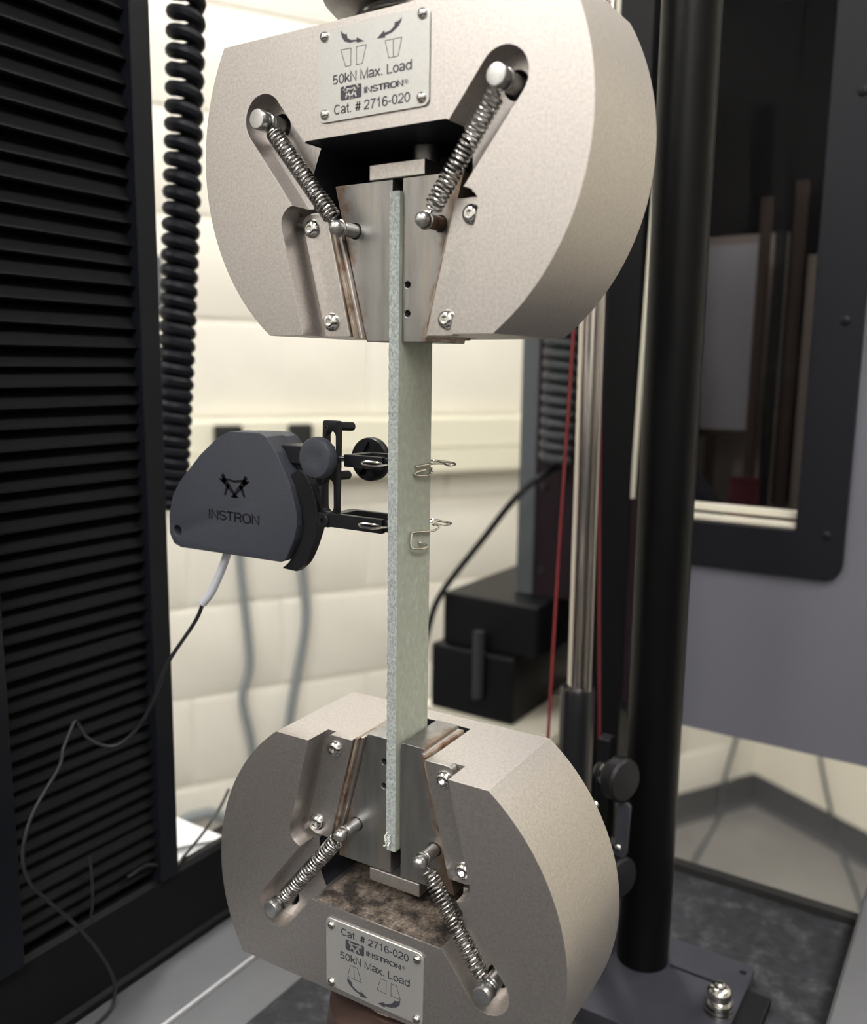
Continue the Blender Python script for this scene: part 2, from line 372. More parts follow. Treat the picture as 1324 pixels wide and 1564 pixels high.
def figures(x0, x1, z0, z1, y, th):
    """the two tugging figures of the maker's emblem, drawn as strokes in a unit square"""
    bm = bmesh.new(); W = x1-x0; H = z1-z0
    def st(p, q, a, b):
        p = Vector((x0+p[0]*W, z0+p[1]*H)); q = Vector((x0+q[0]*W, z0+q[1]*H)); d = (q-p).normalized(); n = Vector((-d.y, d.x))
        pts = [p+n*a*W, q+n*b*W, q-n*b*W, p-n*a*W]; prism(bm, [tuple(v) for v in pts], y, y+th)
    def disc(c, r):
        prism(bm, [(x0+c[0]*W+r*W*math.cos(t*PI/6), z0+c[1]*H+r*W*math.sin(t*PI/6)) for t in range(12)], y, y+th)
    for s in (0, 1):
        f = (lambda p: (1-p[0], p[1])) if s else (lambda p: p)
        disc(f((0.13, 0.93)), 0.062)
        st(f((0.10, 0.84)), f((0.30, 0.52)), 0.085, 0.06)
        st(f((0.14, 0.82)), f((0.52, 0.74)), 0.03, 0.028)
        st(f((0.0, 0.80)), f((0.22, 0.66)), 0.02, 0.045)
        st(f((0.27, 0.56)), f((0.56, 0.04)), 0.065, 0.035)
        st(f((0.29, 0.56)), f((0.17, 0.08)), 0.06, 0.03)
        st(f((0.50, 0.04)), f((0.62, 0.06)), 0.025, 0.02)
    return bm

# ------------------------------------------------------------------ the room
def block_wall():
    """cream painted block wall running obliquely behind the machine"""
    az = math.radians(30); d = Vector((math.sin(az), math.cos(az), 0)); n = Vector((d.y, -d.x, 0))
    p0 = Vector((-1359.7, 1117.4, 0)); K = p0+d*1892
    def W(s, o, z): return p0+d*s+n*o+Vector((0, 0, z))
    bm = NB(); vs = [W(s, o, z) for s in (-3200, 2040) for o in (-160, -6) for z in (-1388, 1650)]
    v = [bm.verts.new(q) for q in vs]
    for f in ((0, 1, 3, 2), (4, 6, 7, 5), (0, 4, 5, 1), (2, 3, 7, 6), (0, 2, 6, 4), (1, 5, 7, 3)): bm.faces.new([v[i] for i in f])
    wall = obj('wall_back', bm, M_MORTAR, None, smooth=0); tag(wall, kind='structure')
    L, H, j = 445, 213, 5.0
    bmb = NB()
    def T(c): return c
    pts = rpoly([(0, 0), (L, 0), (L, H), (0, H)], 6, 2)
    # one shared block mesh, face outwards along n
    a0 = [bmb.verts.new(d*x+n*(-8)+Vector((0, 0, z))) for x, z in pts]
    c = Vector((L/2, H/2))
    def ins(p, k): q = Vector(p)-c; return (c.x+q.x*(1-k/(L/2)), c.y+q.y*(1-k/(H/2)))
    a1 = [bmb.verts.new(d*x+n*(-2.5)+Vector((0, 0, z))) for x, z in pts]
    a2 = [bmb.verts.new(d*ins(p, 5)[0]+n*0+Vector((0, 0, ins(p, 5)[1]))) for p in pts]
    m = len(pts)
    for A, B in ((a0, a1), (a1, a2)):
        for i in range(m): bmb.faces.new((A[i], A[(i+1) % m], B[(i+1) % m], B[i]))
    bmb.faces.new(a2)
    bmesh.ops.recalc_face_normals(bmb, faces=bmb.faces)
    for vv in bmb.verts: vv.co *= S
    me = bpy.data.meshes.new('block'); bmb.to_mesh(me); bmb.free(); me.materials.append(M_WALL); shade(me, 50)
    row = 0; z = -926-442
    while z < 1420:
        s = -900+(row % 2)*225
        while s < 1900:
            o = bpy.data.objects.new('block', me); COL.objects.link(o); o.parent = wall
            o.location = W(s, random.uniform(-0.8, 0.8), z)*S
            if s+L > 1890: o.scale = (1, 1, 1); bpy.data.objects.remove(o)
            s += L+j
        z += H+j+3; row += 1
    # trunking with sockets
    t = thing('cable_trunking', 'cream plastic cable trunking running along the block wall behind the machine', 'trunking', W(500, 0, -192))
    prof = [(0, -190), (52, -190), (56, -184), (56, -54), (50, -46), (0, -46)]
    bm = NB(); A = [bm.verts.new(W(-900, o, zz)) for o, zz in prof]; B = [bm.verts.new(W(1880, o, zz)) for o, zz in prof]
    bm.faces.new(A); bm.faces.new(B[::-1])
    for i in range(6): bm.faces.new((A[i], A[(i+1) % 6], B[(i+1) % 6], B[i]))
    obj('duct', bm, M_TRUNK, t, smooth=0)
    bm = NB(); A = [bm.verts.new(W(-900, o, zz)) for o, zz in ((56, -122), (59, -122), (59, -118), (56, -118))]; B = [bm.verts.new(W(1880, o, zz)) for o, zz in ((56, -122), (59, -122), (59, -118), (56, -118))]
    bm.faces.new(A); bm.faces.new(B[::-1])
    for i in range(4): bm.faces.new((A[i], A[(i+1) % 4], B[(i+1) % 4], B[i]))
    obj('lid_seam', bm, M_TRUNK, t, smooth=0)
    for s0, wd in ((50, 62), (222, 55)):
        bm = NB(); 
        vv = [bm.verts.new(W(s0+a*wd, o, zz)) for a in (0, 1) for o in (56.2, 82) for zz in (-112, -58)]
        for f in ((0, 1, 3, 2), (4, 6, 7, 5), (0, 4, 5, 1), (2, 3, 7, 6), (0, 2, 6, 4), (1, 5, 7, 3)): bm.faces.new([vv[i] for i in f])
        o = obj('plug', bm, M_DARK, None, bevel=5, origin=W(s0+wd/2, 70, -112))
        tag(o, 'dark plug in the trunking on the wall, left of the two' if s0 < 100 else 'dark plug in the trunking on the wall, right of the two', 'plug', 'plugs in the wall trunking')
    bm = NB(); vv = [bm.verts.new(W(q, o, zz)) for q in (-85, -42) for o in (0.9, 26) for zz in (196, 305)]
    for f in ((0, 1, 3, 2), (4, 6, 7, 5), (0, 4, 5, 1), (2, 3, 7, 6), (0, 2, 6, 4), (1, 5, 7, 3)): bm.faces.new([vv[i] for i in f])
    tag(obj('wall_connector', bm, M_GREYM, None, bevel=4, origin=W(-63, 12, 196)), 'small slate connector box on the wall beside the coiled cable', 'connector')
    # skirting, grey and coved, along both walls
    bm = NB(); prof = [(-5, -1387.9), (22, -1387.9), (10, -1380), (6, -1368), (6, -1286), (-5, -1285)]
    A = [bm.verts.new(W(-3200, o, zz)) for o, zz in prof]; B = [bm.verts.new(W(1886, o, zz)) for o, zz in prof]
    bm.faces.new(A); bm.faces.new(B[::-1])
    for i in range(6): bm.faces.new((A[i], A[(i+1) % 6], B[(i+1) % 6], B[i]))
    tag(obj('baseboard_back', bm, M_SKIRT, None, smooth=50), kind='structure')
    bm = NB()
    A = [bm.verts.new(K-d*o+n*(-4)+Vector((0, 0, zz))) for o, zz in prof]; B = [bm.verts.new(K-d*o+n*4500+Vector((0, 0, zz))) for o, zz in prof]
    bm.faces.new(A); bm.faces.new(B[::-1])
    for i in range(6): bm.faces.new((A[i], A[(i+1) % 6], B[(i+1) % 6], B[i]))
    tag(obj('baseboard_right', bm, M_SKIRT, None, smooth=50), kind='structure')
    # the other walls, floor and ceiling of the room (oblique to the machine)
    def R(a, b, z): return K-d*a+n*b+Vector((0, 0, z))        # a from the right wall, b from the block wall
    def room_box(name, a0, a1, b0, b1, z0, z1, m):
        bm = NB(); vv = [bm.verts.new(R(a, b, z)) for a in (a0, a1) for b in (b0, b1) for z in (z0, z1)]
        for f in ((0, 1, 3, 2), (4, 6, 7, 5), (0, 4, 5, 1), (2, 3, 7, 6), (0, 2, 6, 4), (1, 5, 7, 3)): bm.faces.new([vv[i] for i in f])
        tag(obj(name, bm, m, None, smooth=0), kind='structure')
    room_box('floor', -150, 5150, -160, 4600, -1438, -1388, M_FLOOR)
    room_box('ceiling', -150, 5150, -160, 4600, 1650, 1700, M_CEIL)
    room_box('wall_right', -150, 0, -6, 4600, -1388, 1650, M_CREAMW)
    room_box('wall_left', 5000, 5150, -6, 4600, -1388, 1650, M_OFFW)
    room_box('wall_front', 0, 5000, 4500, 4600, -1388, 1650, M_OFFW)
    room_box('reflection_dimmer_1', 4940, 5000, 0, 4440, -1388, 60, M_DIMMER)  # unseen dark panel added to darken the lower grip's reflections
    room_box('reflection_dimmer_2', 0, 5000, 4440, 4500, -1388, 60, M_DIMMER)  # second added panel, along the front wall, same purpose
    # hanging cables
    def P(s, zz, o=12): return W(s, o, zz)
    bm = tube(NB(), spline([P(112, -196), P(118, -386), P(136, -624), P(116, -721), P(138, -860), P(150, -1100), P(155, -1370, 30)], 6), 9)
    tag(obj('hanging_cable', bm, M_GREYC, None, origin=P(155, -1388)), 'thin kinked grey cable hanging down the cream wall, left of the two', 'cable')
    bm = tube(NB(), spline([P(262, -196), P(272, -417), P(277, -560), P(231, -818), P(222, -1100), P(225, -1370, 30)], 6), 10.5)
    tag(obj('hanging_cable', bm, M_GREYC, None, origin=P(225, -1388)), 'thicker grey cable hanging down the cream wall, right of the two', 'cable')
    bm = tube(NB(), spline([P(-190, -1372, 60), P(-120, -1120, 30), P(-50, -1012, 24), P(0, -992, 24), P(45, -1004, 24), P(110, -1080, 28), P(160, -1372, 60)], 8), 13)
    tag(obj('arched_cable', bm, M_GREYC, None, origin=P(0, -1388)), 'thick grey cable arching against the wall, low behind the black rail', 'cable')
block_wall()
def luminaire(x, y, lx, ly, lab, k=1.0):
    t = thing('ceiling_light', lab, 'light', (x, y, 1650), 'ceiling lights')
    obj('frame', box(NB(), x-lx/2-30, x+lx/2+30, y-ly/2-30, y+ly/2+30, 1615, 1649), M_LAMPF, t, smooth=0)
    obj('diffuser', box(NB(), x-lx/2, x+lx/2, y-ly/2, y+ly/2, 1600, 1616), M_LAMP if k == 1.0 else mat('luminaire_diffuser', (1.0, 0.98, 0.95), 0.5, emit=LAMP*k), t, smooth=0)
luminaire(-487, 803, 260, 260, 'small square ceiling light between machine and block wall', 6.0)
luminaire(900, -900, 600, 1200, 'square ceiling light above and right of the grips')
luminaire(-900, -1700, 600, 1200, 'square ceiling light in front of the machine')
luminaire(900, -2300, 600, 1200, 'unseen ceiling light added to brighten the front wall')  # lamp added out of view to brighten the wall the upper grip mirrors
luminaire(1000, 1000, 600, 1200, 'square ceiling light behind the machine', 0.4)

# ------------------------------------------------------------------ the machine frame
def machine():
    # left column: U frame with bellows between
    t = thing('bellows_column', 'black machine column with horizontal bellows pleats, left of the grips', 'machine column', (-230, 8, -295.8))
    obj('post', box(NB(), -262, -196, 52.5, 65.5, -236, 420), M_POST, t, bevel=0.8)
    obj('post', box(NB(), -262, -194, -60, -38.5, -236, 420), M_POST, t, bevel=0.8)
    obj('plinth', box(NB(), -262, -207.4, -60, 65.5, -295.8, -236.2), M_RAIL, t, smooth=0)
    obj('backing', box(NB(), -262, -222, -38.5, 52.5, -236, 420), M_RAIL, t, smooth=0)
    # pleats: tilted strips, one shared mesh
    bm = NB()
    prof = [(-222, -0.9), (-201.0, -0.6), (-200.2, 0.0), (-200.6, 0.9), (-206.8, 7.4), (-222, 7.8)]     # (x, z)
    a = [bm.verts.new((x, -38.4, z)) for x, z in prof]; b = [bm.verts.new((x, 52.4, z)) for x, z in prof]
    bm.faces.new(a); bm.faces.new(b[::-1])
    for i in range(6): bm.faces.new((a[i], a[(i+1) % 6], b[(i+1) % 6], b[i]))
    bmesh.ops.recalc_face_normals(bm, faces=bm.faces)
    for v in bm.verts: v.co = v.co*S-Vector((t.location.x, t.location.y, 0))
    me = bpy.data.meshes.new('pleat'); bm.to_mesh(me); bm.free(); me.materials.append(M_BELLOW)
    z = -229.0; k = 0
    while z < 415:
        o = bpy.data.objects.new('pleat', me); COL.objects.link(o); o.parent = t
        f = 8.6+max(0, min(1, (z+120)/330))*3.6
        o.location = (random.uniform(-1.0, 1.0)*S, 0, z*S-t.location.z)
        o.rotation_euler = (random.uniform(-0.006, 0.006), 0, random.uniform(-0.006, 0.006)); 
        o.scale = (1, 1, f/8.6)
        z += f*random.uniform(0.94, 1.06); k += 1
    # base rail
    r = obj('base_rail', prism_xz(NB(), [(-207, -289.6), (-197.5, -289.6), (-197.5, -286), (-200, -284), (-200, -239), (-202.5, -236.3), (-207, -236.3)], -330, 330), M_RAIL, None, smooth=0, origin=(-202, 0, -289.6))
    tag(r, 'long black base rail under the bellows column', 'rail')
    # aluminium side strip, table mat, gasket
    tb = thing('machine_table', 'machine bed with dark speckled rubber mat, black gasket and aluminium side strips', 'machine bed', (0, 20, -1388))
    obj('bed', box(NB(), -300, 240, -330, 345, -360, -296), M_RAIL, tb, smooth=0)
    obj('aluminium_strip', prism_xz(NB(), [(-197.4, -295.8), (-120, -295.8), (-120, -292.5), (-120.8, -291.8), (-154, -291.5), (-156, -289.8), (-197.4, -289.8)], -330, 330), M_ALU, tb, bevel=0.4, label='pale aluminium strip beside the black rail')
    obj('aluminium_strip', prism_xz(NB(), [(156, -295.8), (205, -295.8), (205, -270), (158, -270), (156, -272)], -330, 360), M_ALU, tb, bevel=0.4)
    obj('edge_highlight', box(NB(), -156.6, -154.6, -330, 330, -291.6, -288.9), M_HILITE, tb, bevel=0.5, label='bevel highlight between the aluminium levels, shaped as a bright line')  # reflecting bevel edge drawn as a thin pale bar
    obj('rubber_mat', box(NB(), -118, 154, -320, 334, -295.9, -291), M_MAT, tb, smooth=0)
    obj('gasket', box(NB(), -118, 156, 334.2, 343, -295.9, -286), M_DARK, tb, smooth=0)
    # cabinet under the bed
    obj('cabinet', box(NB(), -300, 240, -330, 345, -1388, -360.2), M_RAIL, tb, smooth=0)
def prism_xz(bm, pts, y0, y1): return prism(bm, pts, y0, y1)
machine()

# right: black guide rod on its base plate
t = thing('base_plate', 'dark grey steel plate with a slot and a hole, under the black rod', 'plate', (30, 200, -291))
def zprism(bm, pts, z0, z1):
    a = [bm.verts.new((x, y, z0)) for x, y in pts]; b = [bm.verts.new((x, y, z1)) for x, y in pts]
    bm.faces.new(a[::-1]); bm.faces.new(b); n = len(pts)
    for i in range(n): bm.faces.new((a[i], a[(i+1) % n], b[(i+1) % n], b[i]))
    return bm
o = obj('plate', zprism(NB(), rpoly([(-45, 150), (110.4, 150), (110.4, 241), (-45, 241)], 3), -290.8, -282), M_BASEP, t, smooth=0)
boolean(o, [box(NB(), 66, 99.5, 212.6, 215.0, -286, -275), cyl(NB(), (105, 232, -286), (105, 232, -275), 2.1)])
apply_bevel(o, 0.5, 1)
obj('foot', box(NB(), 96, 124, 165, 222, -290.9, -284.5), M_RAIL, t, bevel=1.0)
tag(obj('guide_rod', cyl(NB(), (49.5, 212.5, -281.9), (47, 212.5, 420), 15.6, 48), M_RODM, None, origin=(49.5, 212.5, -282)), 'thick black upright rod standing on the grey plate, right of the grips', 'rod')
t = thing('bolt', 'shiny domed bolt with stacked washers on the grey plate', 'bolt', (101.8, 190, -282))
obj('washer', lathe(NB(), (101.8, 190, -281.9), (0, 0, 1), [(8.2, 0), (8.2, 1.6), (6.6, 1.8), (6.6, 2.6), (8, 2.8), (8, 4.4), (6.4, 4.6), (6.4, 5.4), (7.8, 5.6), (7.8, 7.4), (5.6, 7.8)], 32), M_CHROME, t)
obj('dome_nut', lathe(NB(), (101.8, 190, -274.2), (0, 0, 1), [(6.2, 0), (6.8, 1.2), (6.8, 5), (6, 6.6), (4.6, 7.6), (3.4, 8.0), (3.2, 9.5), (2.2, 10.6), (0, 11)], 32), M_CHROME, t)

# ------------------------------------------------------------------ gas strut, knobs, cords
t = thing('gas_strut', 'upright stainless tube sliding in a black sleeve, behind the lower grip', 'strut', (-21, 260, -290.9))
obj('tube', cyl(NB(), (-22.5, 260, 330), (-19.5, 260, -150), 7.8, 32), M_STEELT, t)
obj('rod', cyl(NB(), (-14.2, 255, 330), (-11.3, 255, -137.2), 2.2, 16), M_STEELT, t)
obj('sleeve', lathe(NB(), (-20.5, 260, -290.8), (0, 0, 1), [(11.6, 0), (11.6, 151), (10.6, 153.5), (8.2, 153.5), (8.2, 149)], 32), M_SLEEVE, t, label='black sleeve')
for pts, lb in (([(-21.5, 245, 330), (-27.0, 246, 103), (-31.6, 246, -44), (-33.5, 244, -170), (-35, 240, -290)], 'dark red cord hanging left of the stainless tube'),
                ([(-29, 275, 330), (-21.3, 275, 108), (-15.4, 275, -46), (-8.6, 275, -193), (-4, 275, -290)], 'dark red cord hanging right of the stainless tube')):
    tag(obj('red_cord', tube(NB(), spline(pts, 6), 1.15), M_RED, None, origin=(pts[-1])), lb, 'cord', 'red cords beside the tube')
t = thing('knurled_knob_bracket', 'black bracket with two round knurled knobs beside the black rod', 'bracket', (38, 190, -290.9))
obj('bar', box(NB(), 26, 33.5, 182, 192, -290.5, -135), M_RAIL, t, bevel=1)
obj('link_plate', prism(NB(), rpoly([(41.5, -200), (48.5, -200), (49.5, -167), (42.5, -167)], 3), 176, 179), M_BASEP, t, label='grey link plate between the knobs')
obj('link_plate', prism(NB(), rpoly([(39, -262), (44.5, -262), (47, -212), (41.5, -212)], 2.5), 176, 179), M_BASEP, t)
def knob(cx, cz, r, name='knob'):
    bm = NB(); n = 40; d = Vector((0.93, -0.35, 0.05)).normalized(); u, v = frame_from(d); c = Vector((cx, 178, cz)); rings = []
    for rr, h in ((4, -16), (6.5, -13), (6.8, -9), (5.2, -8), (5.2, -5), (r*0.9, -4), (r, -2.5), (r, 4), (r*0.9, 5.5), (0.4, 6.2)):
        kn = abs(rr-r) < 1e-3
        rings.append([bm.verts.new(c+d*h+(u*math.cos(2*PI*i/n)+v*math.sin(2*PI*i/n))*(rr*(1+(0.03 if (kn and i % 2) else 0)))) for i in range(n)])
    for A, B in zip(rings, rings[1:]):
        for i in range(n): bm.faces.new((A[i], A[(i+1) % n], B[(i+1) % n], B[i]))
    bm.faces.new(rings[0][::-1]); bm.faces.new(rings[-1])
    k = obj(name, bm, M_BLKAL, t)
    obj('collar', lathe(NB(), c-d*9.2, d, [(7.1, 0), (7.1, 1.2)], 32), M_CHROME, k)
    return k
knob(41.5, -154.0, 12.3); knob(43, -212.5, 11.5)
obj('bolt', lathe(NB(), (30, 174, -171), (0, -1, 0), [(2.6, 0), (2.6, 2), (1.5, 3), (0, 3.2)], 16), M_CHROME, t)
obj('brass_fitting', lathe(NB(), (31.8, 176, -186), (0, -1, 0), [(2.4, 0), (2.4, 3), (1.2, 3.2), (1.2, 5)], 12), M_BRASS, t)
obj('bolt', lathe(NB(), (44.2, 175.9, -194), (0, -1, 0), [(2.0, 0), (2.0, 1.5), (1.2, 2.2), (0, 2.4)], 16), M_CHROME, t)

# black post behind, with cream strip at its edge
t = thing('rear_post', 'tall black post behind the black rod with a thin pale edge strip', 'post', (-60, 430, -1388))
obj('post', box(NB(), -76, -49, 420, 440, -1388, 420), M_RAIL, t, smooth=0)
obj('edge_strip', prism(NB(), [(-49.6, -30), (-47.2, -30), (-37.0, 420), (-39.4, 420)], 421, 426), M_CREAM, t, smooth=0, label='pale edge strip')
obj('plum_strip', box(NB(), -48.6, -42, 421, 428, -205, -30.1), M_PLUM, t, smooth=0, label='dark plum strip')

# ------------------------------------------------------------------ enclosure door with window, right
t = thing('enclosure_door', 'lilac grey enclosure door with a black framed window, right behind the rod', 'door', (60, 458, -226))
door = obj('panel', box(NB(), -47, 200, 450, 466, -226, 420), M_DOOR, t, smooth=0)
boolean(door, [prism(NB(), rpoly([(-25, -50), (79, -50), (79, 600), (-25, 600)], 3), 440, 480)])
fr = obj('window_frame', prism(NB(), rpoly([(-46, -83.5), (111.5, -83.5), (111.5, 420), (-46, 420)], [0, 14, 0, 0], 8), 444, 450), M_FRAME, t, smooth=0)
boolean(fr, [prism(NB(), rpoly([(-22, -47), (76, -47), (76, 600), (-22, 600)], 3), 430, 480)])
apply_bevel(fr, 0.8, 2)
obj('sill_strip', box(NB(), -24, 75.8, 452, 458, -47, -42), M_CREAM, t, bevel=1, label='pale lower sill strip')
obj('sill_strip', box(NB(), -24, 75.8, 458, 466, -40, -34), M_CREAM, t, bevel=1)
obj('pane', box(NB(), -24.5, 78.8, 459.5, 461.5, -33, 419), M_GLASS, t, smooth=0)
for z, x in ((111.8, 98.9), (-48.5, 98.5), (269.9, 97.7)):
    obj('screw', lathe(NB(), (x, 444, z), (0, -1, 0), [(3.6, 0), (3.4, 1.0), (2.4, 1.6), (1.2, 1.7), (1.1, 0.5)], 20), M_FRAME, t)
# things seen through the window
t = thing('lab_table', 'small dark table on one leg beyond the enclosure door', 'table', (-50, 750, -1388))
obj('top', box(NB(), -212, 110, 640, 890, -303, -300), M_BRN, t, smooth=0)
obj('leg', box(NB(), -150, -112, 700, 740, -1388, -303.2), M_DARK, t, smooth=0)
t = thing('notice_board', 'pale grey board seen through the door window', 'board', (-80, 762, -299.8))
obj('stand', box(NB(), -88, -76, 761, 765, -299.8, 0.4), M_BRN, t, smooth=0)
obj('sheet', box(NB(), -125, -38, 760, 764, 9.2, 213), M_BOARD, t, smooth=0)
obj('rim', box(NB(), -125, -38, 757, 764, 0.6, 9), M_BRN, t, smooth=0)
tag(obj('pale_cupboard', box(NB(), -186, -17, 800, 880, -299.8, 228), M_TAUPE, None, smooth=0, origin=(-100, 840, -300)), 'pale cupboard behind the grey board, seen through the window', 'cupboard')
tag(obj('top_cupboard', box(NB(), -186, -17, 800, 880, 228.2, 600), M_DKSH, None, smooth=0, origin=(-100, 840, 228)), 'black cupboard above the grey board, seen through the window', 'cupboard')
tag(obj('dark_cupboard', box(NB(), -16.8, 62, 790, 880, -299.8, 600), M_DKSH, None, smooth=0, origin=(20, 840, -300)), 'tall black cupboard behind the tubes, seen through the right of the window', 'cupboard')
tag(obj('dark_bag', prism(NB(), rpoly([(-208, -299.5), (-55, -299.5), (-55, -74), (-85, -38), (-208, -28)], 25), 690, 745), M_CHAIR, None, bevel=8, origin=(-130, 720, -300)), 'dark rounded bag on the table, seen through the left of the window', 'bag')
t = thing('tube_rack', 'dark rack with upright tubes seen through the door window, right', 'rack', (30, 680, -299.8))
obj('shelf', box(NB(), -28, 90, 655, 720, -299.8, -66), M_BRN, t, smooth=0)
obj('shelf_box', box(NB(), -27, 0, 646, 654.9, -135, -32), M_MAROON, t, smooth=0)
for i, (x, h, m) in enumerate(((-22, 249, M_BRN), (-6, 215, M_DARK), (11, 262, M_BRN), (27, 190, M_TAUPE), (43, 255, M_BRN), (60, 170, M_DARK), (78, 255, M_BRN))):
    obj('tube', cyl(NB(), (x, 700, -65.8), (x, 700, h), 6, 16), m, t)

# ------------------------------------------------------------------ second machine behind
t = thing('rear_machine_column', 'grey and dark plum machine column in the background behind the specimen', 'machine column', (-230, 680, -190))
obj('edge_panel', box(NB(), -270, -249, 650, 740, -189, 420), M_GREYM, t, smooth=0)
obj('plum_panel', box(NB(), -248.8, -120, 652, 740, -189, 420), M_PLUM, t, smooth=0)
for z in (-160, -60, 60): obj('screw', lathe(NB(), (-238, 651.9, z), (0, -1, 0), [(5, 0), (4.5, 3), (0, 4)], 12), M_DARK, t)
t = thing('rear_machine_foot', 'black stepped foot block with an upright bolt behind the lower grip', 'block', (-260, 680, -350))
obj('upper_block', box(NB(), -341, -215, 600, 790, -252, -189.2), M_RAIL, t, bevel=3)
obj('lower_block', box(NB(), -352, -240, 592, 800, -332, -252.2), M_RAIL, t, bevel=3)
obj('bolt', cyl(NB(), (-283, 586, -305), (-283, 586, -225), 6.5, 16), M_BASEP, t)
tag(obj('rear_bench', box(NB(), -250, -180, 620, 760, -1388, -346.2), M_RAIL, None, smooth=0, origin=(-215, 690, -1388)), 'black base behind the lower grip under the foot block', 'base')
tag(obj('rear_shelf', box(NB(), -366, -190, 590, 820, -346, -332.2), M_CREAM, None, smooth=0, origin=(-250, 800, -346)), 'pale shelf under the black foot block', 'shelf')
tag(obj('black_lead', tube(NB(), spline([(-208, 640, -28), (-240, 600, -60), (-285, 590, -120), (-340, 588, -195), (-363, 590, -262), (-395, 585, -335), (-402, 590, -352)], 8), 4.0), M_SLEEVE, None, origin=(-395, 590, -352)),
    'black lead slanting down from the plum column behind the specimen', 'cable')
tag(obj('lead_plug', lathe(NB(), (-388, 585, -302), (-0.25, 0, -1), [(5, 0), (11, 12), (13, 30), (12, 60), (8, 66)], 20), M_SLEEVE, None, origin=(-395, 590, -360)), 'black plug at the lower end of the slanting lead', 'plug')

def coil(name, pts_fn, R0, wire, turns, m, steps=22, **kw):
    P = []
    N = int(turns*steps)
    for i in range(N+1):
        th = i/steps*2*PI; c = pts_fn(i/N); R = R0(i/N) if callable(R0) else R0
        P.append((c[0]+R*math.cos(th), c[1]+R*math.sin(th), c[2]))
    return tube(NB(), P, wire, 10)
# coiled cable by the left column
def cpath(t):
    # height falls, pitch tightening towards the bottom
    z = 420-440*(t+0.30*t*(1-t))
    k = (300-z)/300
    return (-235.5-20*k-8*k*k, 128, z)
tag(obj('coiled_cable', coil('c', cpath, lambda t: 7.6, lambda t: 4.5, 46, M_COIL), M_COIL, None, origin=(-265, 128, -20)), 'thick black coiled cable hanging between the bellows column and the upper grip', 'cable')
tag(obj('coiled_cable', coil('c', lambda t: (-208-3*t, 622, 250-275*t), 14, 5.2, 22, M_COIL2), M_COIL2, None, origin=(-210, 622, -30)), 'grey coiled cable hanging in front of the plum column', 'cable')

# ------------------------------------------------------------------ the wedge grips
A_LOW = 0.0367069
def T_up(c): return c.copy()
def T_lo(c):
    x, y, z = -c.x, c.y-50, -c.z; cs, sn = math.cos(A_LOW), math.sin(A_LOW)
    return Vector((cs*x-sn*y, sn*x+cs*y+50, z))
ARC_C, ARC_R = 155.5, 87.45
def screw(parent, x, y, z, T):
    bm = lathe(NB(), (x, y, z), (0, -1, 0), [(3.75, 0.05), (3.65, 0.7), (3.2, 1.5), (2.5, 2.1), (1.8, 2.35), (1.45, 2.3), (1.4, 0.9)], 36, inner=(5, 6))
    return obj('screw', bm, M_CHROME, parent, T=T)
def spring(parent, A, B, T, turns):
    """extension spring with an end ring hooked round each pin"""
    A = Vector(A); B = Vector(B); d = (B-A).normalized(); L = (B-A).length
    Y = Vector((0, 1, 0)); u = (Y-d*Y.dot(d)).normalized(); v = d.cross(u)
    R, wr, ring = 3.15, 0.52, 3.0; P = []
    e = (d-Y*d.dot(Y)).normalized(); g = Y.cross(e)          # ring lies in the xz plane round the pin
    for i in range(21):
        th = -2*PI*(1-i/20)
        P.append(A+(e*math.cos(th)+g*math.sin(th))*ring)
    s0, s1 = 4.4, L-4.8; n = int(turns*16)
    for i in range(n+1):
        t = i/n; th = t*turns*2*PI
        k = min(1, i/10, (n-i)/10); rr = 0.6+(R-0.6)*k
        P.append(A+d*(s0+(s1-s0)*t)+(u*math.cos(th)+v*math.sin(th))*rr)
    for i in range(21):
        th = PI+2*PI*i/20
        P.append(B+(e*math.cos(th)+g*math.sin(th))*(ring+0.5))
    return obj('spring', tube(NB(), P, wr, 8), M_SPRING, parent, T=T, fixn=True)
